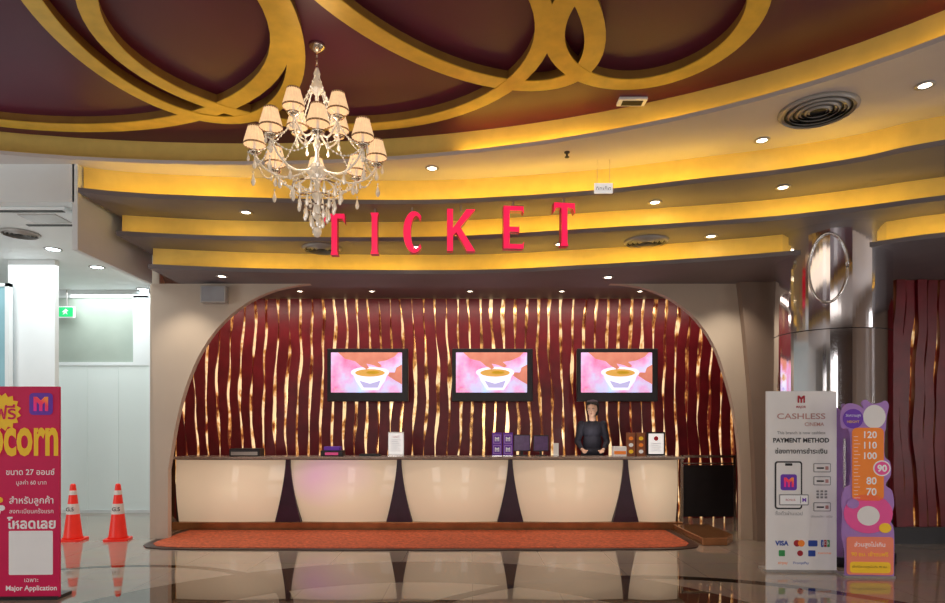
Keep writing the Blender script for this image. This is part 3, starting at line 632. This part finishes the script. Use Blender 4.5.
# ---------------------------------------------------------------- person
pr=thing('person','clerk with short black hair in a dark jacket leaning over the counter, looking down','person',(PX(592,10.42),10.42,.22),math.radians(-8))
pr.rotation_euler=(math.radians(4),0,math.radians(-8))
def caps(mb,a,b,ra,rb,n=12):
    a=Vector(a);b=Vector(b); mb.tube([a,a.lerp(b,.33),a.lerp(b,.66),b],[ra,ra*.67+rb*.33,ra*.33+rb*.67,rb],n); mb.ell(a,(ra,)*3,n,8); mb.ell(b,(rb,)*3,n,8)
def remesh(o,v,sm=4):
    r=o.modifiers.new('r','REMESH'); r.mode='VOXEL'; r.voxel_size=v; r.use_smooth_shade=True
    s_=o.modifiers.new('s','SMOOTH'); s_.iterations=sm; s_.factor=.5
HR=Matrix.Rotation(math.radians(9),3,'X')@Matrix.Rotation(math.radians(-14),3,'Z')
HC=Vector((0,-.03,1.62))
def hp(x,y,z): return HC+HR@Vector((x,y,z))
b=MB()
b.ell(hp(0,.0,.02),(.08,.098,.108),20,14,HR); b.ell(hp(0,-.025,-.045),(.064,.072,.075),16,12,HR); b.ell(hp(0,-.06,-.1),(.03,.03,.022),12,8,HR)
b.ell(hp(0,-.1,-.018),(.012,.02,.02),10,8,HR); b.ell(hp(0,-.096,.005),(.009,.01,.025),10,8,HR)
for s in(-1,1): b.ell(hp(s*.082,.005,-.005),(.01,.02,.032),10,8,HR); b.ell(hp(s*.04,-.065,-.03),(.02,.02,.02),10,8,HR)
caps(b,(0,.0,1.4),(0,-.012,1.55),.056,.05)
b.ell((0,.01,1.28),(.16,.095,.16)); b.ell((0,.01,1.08),(.14,.09,.18)); b.ell((0,.01,.93),(.15,.1,.12))
arms=[]
for s in(-1,1):
    sh=(s*.17,.01,1.37); el=(s*.235,.02,1.09); wr=(s*.17,-.2,.99) ; arms.append((s,sh,el,wr))
    caps(b,sh,el,.046,.037); caps(b,el,wr,.037,.026); pm=Vector((s*.145,-.27,.975)); caps(b,wr,pm,.025,.028)
    d=Vector((-s*.25,-1,-.12)).normalized(); sd=Vector((1,-s*.2,0)).normalized()
    for k,l in enumerate((.062,.075,.07,.052)):
        r0=pm+sd*(-.03+.02*k)*1.0+d*.015; m1=r0+d*l*.6; m2=m1+(d+Vector((0,0,-.9))).normalized()*l*.55; b.tube([r0,m1,m2],[.0095,.009,.007],8); b.ell(m2,(.007,)*3,8,6)
    th=pm+sd*(-s*.028)-d*.02; t1=th+Vector((-s*.03,-.02,.0)); t2=t1+d*.035; b.tube([th,t1,t2],[.012,.01,.008],8); b.ell(t2,(.008,)*3,8,6)
    caps(b,(s*.085,.01,.88),(s*.09,-.01,.48),.082,.055); caps(b,(s*.09,-.01,.48),(s*.095,.01,.09),.055,.038); caps(b,(s*.095,.02,.05),(s*.105,-.14,.03),.04,.03)
bo=b.build('body','skin',pr); remesh(bo,.0065,3)
j=MB(); j.ell((0,.01,1.29),(.18,.115,.155)); j.ell((0,.01,1.08),(.155,.11,.2)); j.ell((0,.01,.92),(.17,.12,.13)); caps(j,(0,.01,1.38),(0,.005,1.42),.085,.062)
for s,sh,el,wr in arms:
    caps(j,sh,el,.066,.052); w2=Vector(el).lerp(Vector(wr),.9); caps(j,el,w2,.05,.037)
jo=j.build('jacket','cloth',pr); remesh(jo,.01,3)
k_=MB()
for s in(-1,1): caps(k_,(s*.085,.01,.88),(s*.09,-.01,.48),.1,.075); caps(k_,(s*.09,-.01,.48),(s*.095,.01,.1),.075,.06)
k_.ell((0,.01,.92),(.165,.115,.1)); remesh(k_.build('trousers','cloth',pr),.012,3)
for s in(-1,1): MB().ell((s*.1,-.06,.04),(.05,.13,.04)).build('shoe','dark',pr,smooth=True)
h=MB(); h.ell(hp(0,.04,.055),(.097,.085,.095),20,14,HR); h.ell(hp(0,.05,-.03),(.098,.062,.11),16,10,HR)
for k in range(11): x=-.08+.016*k; h.tube([hp(x*.8,.0,.135),hp(x,-.045,.122),hp(x*1.08+.006,-.078,.096-.25*abs(x)+.006*math.sin(k*2))],[.018,.013,.005],6)
for s in(-1,1): h.ell(hp(s*.088,.018,.0),(.016,.036,.085),10,8,HR)
remesh(h.build('hair','hair',pr),.007,1)
for s in(-1,1):
    MB().ell(hp(s*.031,-.088,.012),(.014,.008,.006),12,8,HR).build('eye','eye',pr,smooth=True); MB().ell(hp(s*.031,-.096,.01),(.006,.003,.005),10,6,HR).build('iris','hair',pr,smooth=True)
    MB().tube([hp(s*.015,-.095,.03),hp(s*.033,-.096,.035),hp(s*.05,-.086,.031)],[.003,.0045,.002],6).build('eyebrow','hair',pr)
MB().ell(hp(0,-.098,-.058),(.022,.008,.007),12,6,HR).build('lips','lips',pr,smooth=True)
# ---------------------------------------------------------------- chandelier
ch=thing('chandelier','crystal chandelier with pleated shades hanging from the maroon ceiling','chandelier',(PX(317,5.4),5.4,0))
MB().lathe([(.001,4.75),(.07,4.75),(.065,4.72),(.02,4.69),(.001,4.68)],n=20).build('ceiling_canopy','silver',ch,smooth=True)
lk=MB()
for k in range(4):
    c=(0,0,4.67-.035*k); pts=[((.013*math.cos(a) if k%2 else 0),(0 if k%2 else .013*math.cos(a)),c[2]+.024*math.sin(a)) for a in [2*PI*q/10 for q in range(11)]]; lk.tube(pts,.003,5)
lk.build('chain','silver',ch)
MB().lathe([(.001,4.56),(.015,4.55),(.03,4.5),(.012,4.46),(.05,4.4),(.055,4.36),(.015,4.32),(.02,4.2),(.06,4.1),(.03,4.04),(.015,3.97),(.035,3.9),(.015,3.85),(.02,3.77),(.08,3.7),(.09,3.66),(.03,3.6),(.02,3.53),(.05,3.48),(.02,3.42),(.04,3.3),(.001,3.26)],n=20).build('centre_column','crystal',ch,smooth=True)
def arm(ang,r,z0,z1,zc):
    d=Vector((math.cos(ang),math.sin(ang),0))
    pts=smooth([Vector((d.x*rr,d.y*rr,zz)) for rr,zz in((.04,z0),(r*.25,z0-.06),(r*.55,z0-.1),(r*.85,z0-.04),(r,z1))],6)
    MB().tube(pts,.0085,8).build('arm','crystal',ch,smooth=True)
    e=(d.x*r,d.y*r,z1)
    cup=MB().lathe([(.01,-.02),(.045,.0),(.055,.015),(.015,.01),(.013,.02)],e,16).build('candle_cup','silver',ch,smooth=True)
    MB().lathe([(.012,.015),(.012,.1),(.004,.12)],e,10).build('candle','paper',cup)
    sh=MB().lathe([(.084,0),(.081,.02),(.052,.135),(.05,.148)],(e[0],e[1],zc),36,.09,False).build('lamp_shade','shade',ch)
    MB().lathe([(.089,-.006),(.091,.008)],(e[0],e[1],zc),24,0,False).build('lower_trim','shtrim',sh); MB().lathe([(.054,.138),(.054,.152)],(e[0],e[1],zc),24,0,False).build('upper_trim','shtrim',sh)
    return Vector(e),d
def strand(a,b,sag,n=12):
    mb=MB(); T=[]
    for k in range(n+1):
        t=k/n; p=Vector(a).lerp(Vector(b),t)+Vector((0,0,-sag*4*t*(1-t))); T.append(p); mb.ell(p,(.009,.009,.009),6,4)
    mb.tube(T,.003,4)
    mb.build('bead_strand','crystal',ch)
def drop(p,r=.02,h=.08): MB().ell((p[0],p[1],p[2]+.004),(.009,)*3,6,4).drop(p,r,h).build('crystal_drop','crystal',ch)
N8=8
ends=[]
for i in range(N8):
    e,d=arm(2*PI*(i+.32)/N8,.5,3.71,3.78,3.85); ends.append((e,d))
    drop((e.x,e.y,e.z-.03),.02,.1); drop((e.x+d.x*.05,e.y+d.y*.05,e.z-.0),.014,.07); drop((e.x*.6,e.y*.6,3.6),.02,.09); drop((e.x*1.02,e.y*1.02,e.z-.16),.02,.11)
up=[]
for i in range(4):
    e,d=arm(2*PI*(i+.62)/4,.25,4.04,4.06,4.12); up.append((e,d)); drop((e.x,e.y,e.z-.03),.018,.09); drop((e.x*.5,e.y*.5,3.92),.016,.08)
for i in range(N8):
    e=ends[i][0]; f_=ends[(i+1)%N8][0]; strand((e.x,e.y,e.z),(f_.x,f_.y,f_.z),.12); strand((e.x*.12,e.y*.12,4.36),(e.x*.95,e.y*.95,e.z+.02),.1,16)
    strand((e.x*.15,e.y*.15,3.5),(e.x*.8,e.y*.8,3.7),.07,12); strand((e.x*.4,e.y*.4,3.62),(f_.x*.4,f_.y*.4,3.62),.06,7)
for i in range(4): e=up[i][0]; f_=up[(i+1)%4][0]; strand(e,f_,.07,10); strand((e.x*.1,e.y*.1,4.48),(e.x,e.y,e.z+.02),.05,10)
for (r,z,n_,h_) in((.2,3.54,12,.11),(.15,3.45,10,.11),(.1,3.37,8,.11),(.05,3.3,5,.1)):
    MB().lathe([(r-.006,0),(r+.006,0),(r+.006,.01),(r-.006,.01)],(0,0,z),24,0,False).build('crystal_hoop','silver',ch)
    for k in range(n_): w=2*PI*k/n_; drop((r*math.cos(w),r*math.sin(w),z),.018,h_)
MB().ell((0,0,3.17),(.04,.04,.045),12,8).build('crystal_ball','crystal',ch)
# ---------------------------------------------------------------- lights
def lamp(kind,name,loc,e,col,size=.1,size_y=None,rot=(0,0,0),spot=None,blend=.5):
    l=bpy.data.lights.new(name,kind); l.energy=e; l.color=col
    if kind=='AREA':
        l.size=size
        if size_y: l.shape='RECTANGLE'; l.size_y=size_y
    else: l.shadow_soft_size=size
    if kind=='SPOT': l.spot_size=spot; l.spot_blend=blend
    o=bpy.data.objects.new(name,l); C.objects.link(o); o.location=loc; o.rotation_euler=rot; return o
warm=(1,.8,.6)
for x_ in(-8,-3.5,1,5.5): lamp('AREA','rear_fill',(x_,-4.8,2.0),54,(1,.93,.88),1.1,3.0,(PI/2,0,0))  # unseen fill lamps added behind the camera, also streaking the column
for y_ in(1.5,4.4): lamp('AREA','right_streak_fill',(8.7,y_,2.1),44,(1,.95,.93),.5,3.6,(PI/2,0,PI/2))  # unseen upright lamps added at right for fill and column streaks
lamp('AREA','overhead_fill',(0,-1,4.3),54,(1,.9,.8),5,3)  # unseen overhead lamps added as general fill, this and the next
lamp('AREA','overhead_fill',(-1,3.2,4.6),28,warm,4,2)
lamp('AREA','alcove_light',(-.3,10.2,3.7),70,(1,.82,.68),8.6,.3,(math.radians(6),0,0))
lamp('AREA','left_lobby_light',(-6,8.6,3.95),50,(.92,.99,1),2,2)
lamp('AREA','left_lobby_light',(-6.5,11,3.95),44,(.92,.99,1),1.5,1.5)
lamp('AREA','left_lobby_light',(-8,4.5,2.0),64,(.95,1,1),1.2,2.4,(math.radians(110),0,math.radians(-35)))  # unseen upright lamp added at left, also for column streaks
lamp('POINT','chandelier_glow',(PX(317,5.4),5.4,4.25),3,(1,.8,.6),.15)
lamp('POINT','chandelier_glow',(PX(317,5.4),5.4,3.85),7,(1,.78,.54),.1)
lamp('AREA','clerk_face_fill',(PX(590,9.95),9.98,1.42),1.2,(1,.92,.88),.3,.2,(math.radians(125),0,0))  # unseen lamp added to brighten the clerk's face
for px in (170,240,690,740): lamp('SPOT','arch_spot',(PX(px,8.2),8.2,3.45),38,(1,.88,.72),.04,rot=(math.radians(12),0,0),spot=math.radians(100),blend=.9)
for px in (300,470,610): lamp('SPOT','counter_spot',(PX(px,8.6),8.6,3.45),48,warm,.05,rot=(math.radians(14),0,0),spot=math.radians(75),blend=.7)
w=bpy.data.worlds.new('W'); S.world=w; w.use_nodes=True; w.node_tree.nodes['Background'].inputs[0].default_value=(.02,.018,.016,1)
# ---------------------------------------------------------------- camera
cd=bpy.data.cameras.new('cam'); cam=bpy.data.objects.new('camera',cd); C.objects.link(cam)
cam.location=(0,0,EH); cam.rotation_euler=(PI/2,0,0); cd.sensor_width=36; cd.lens=F/945*36; cd.shift_y=(HZ-301.5)/945
cd.clip_end=100
S.camera=cam
S.view_settings.view_transform='Standard'
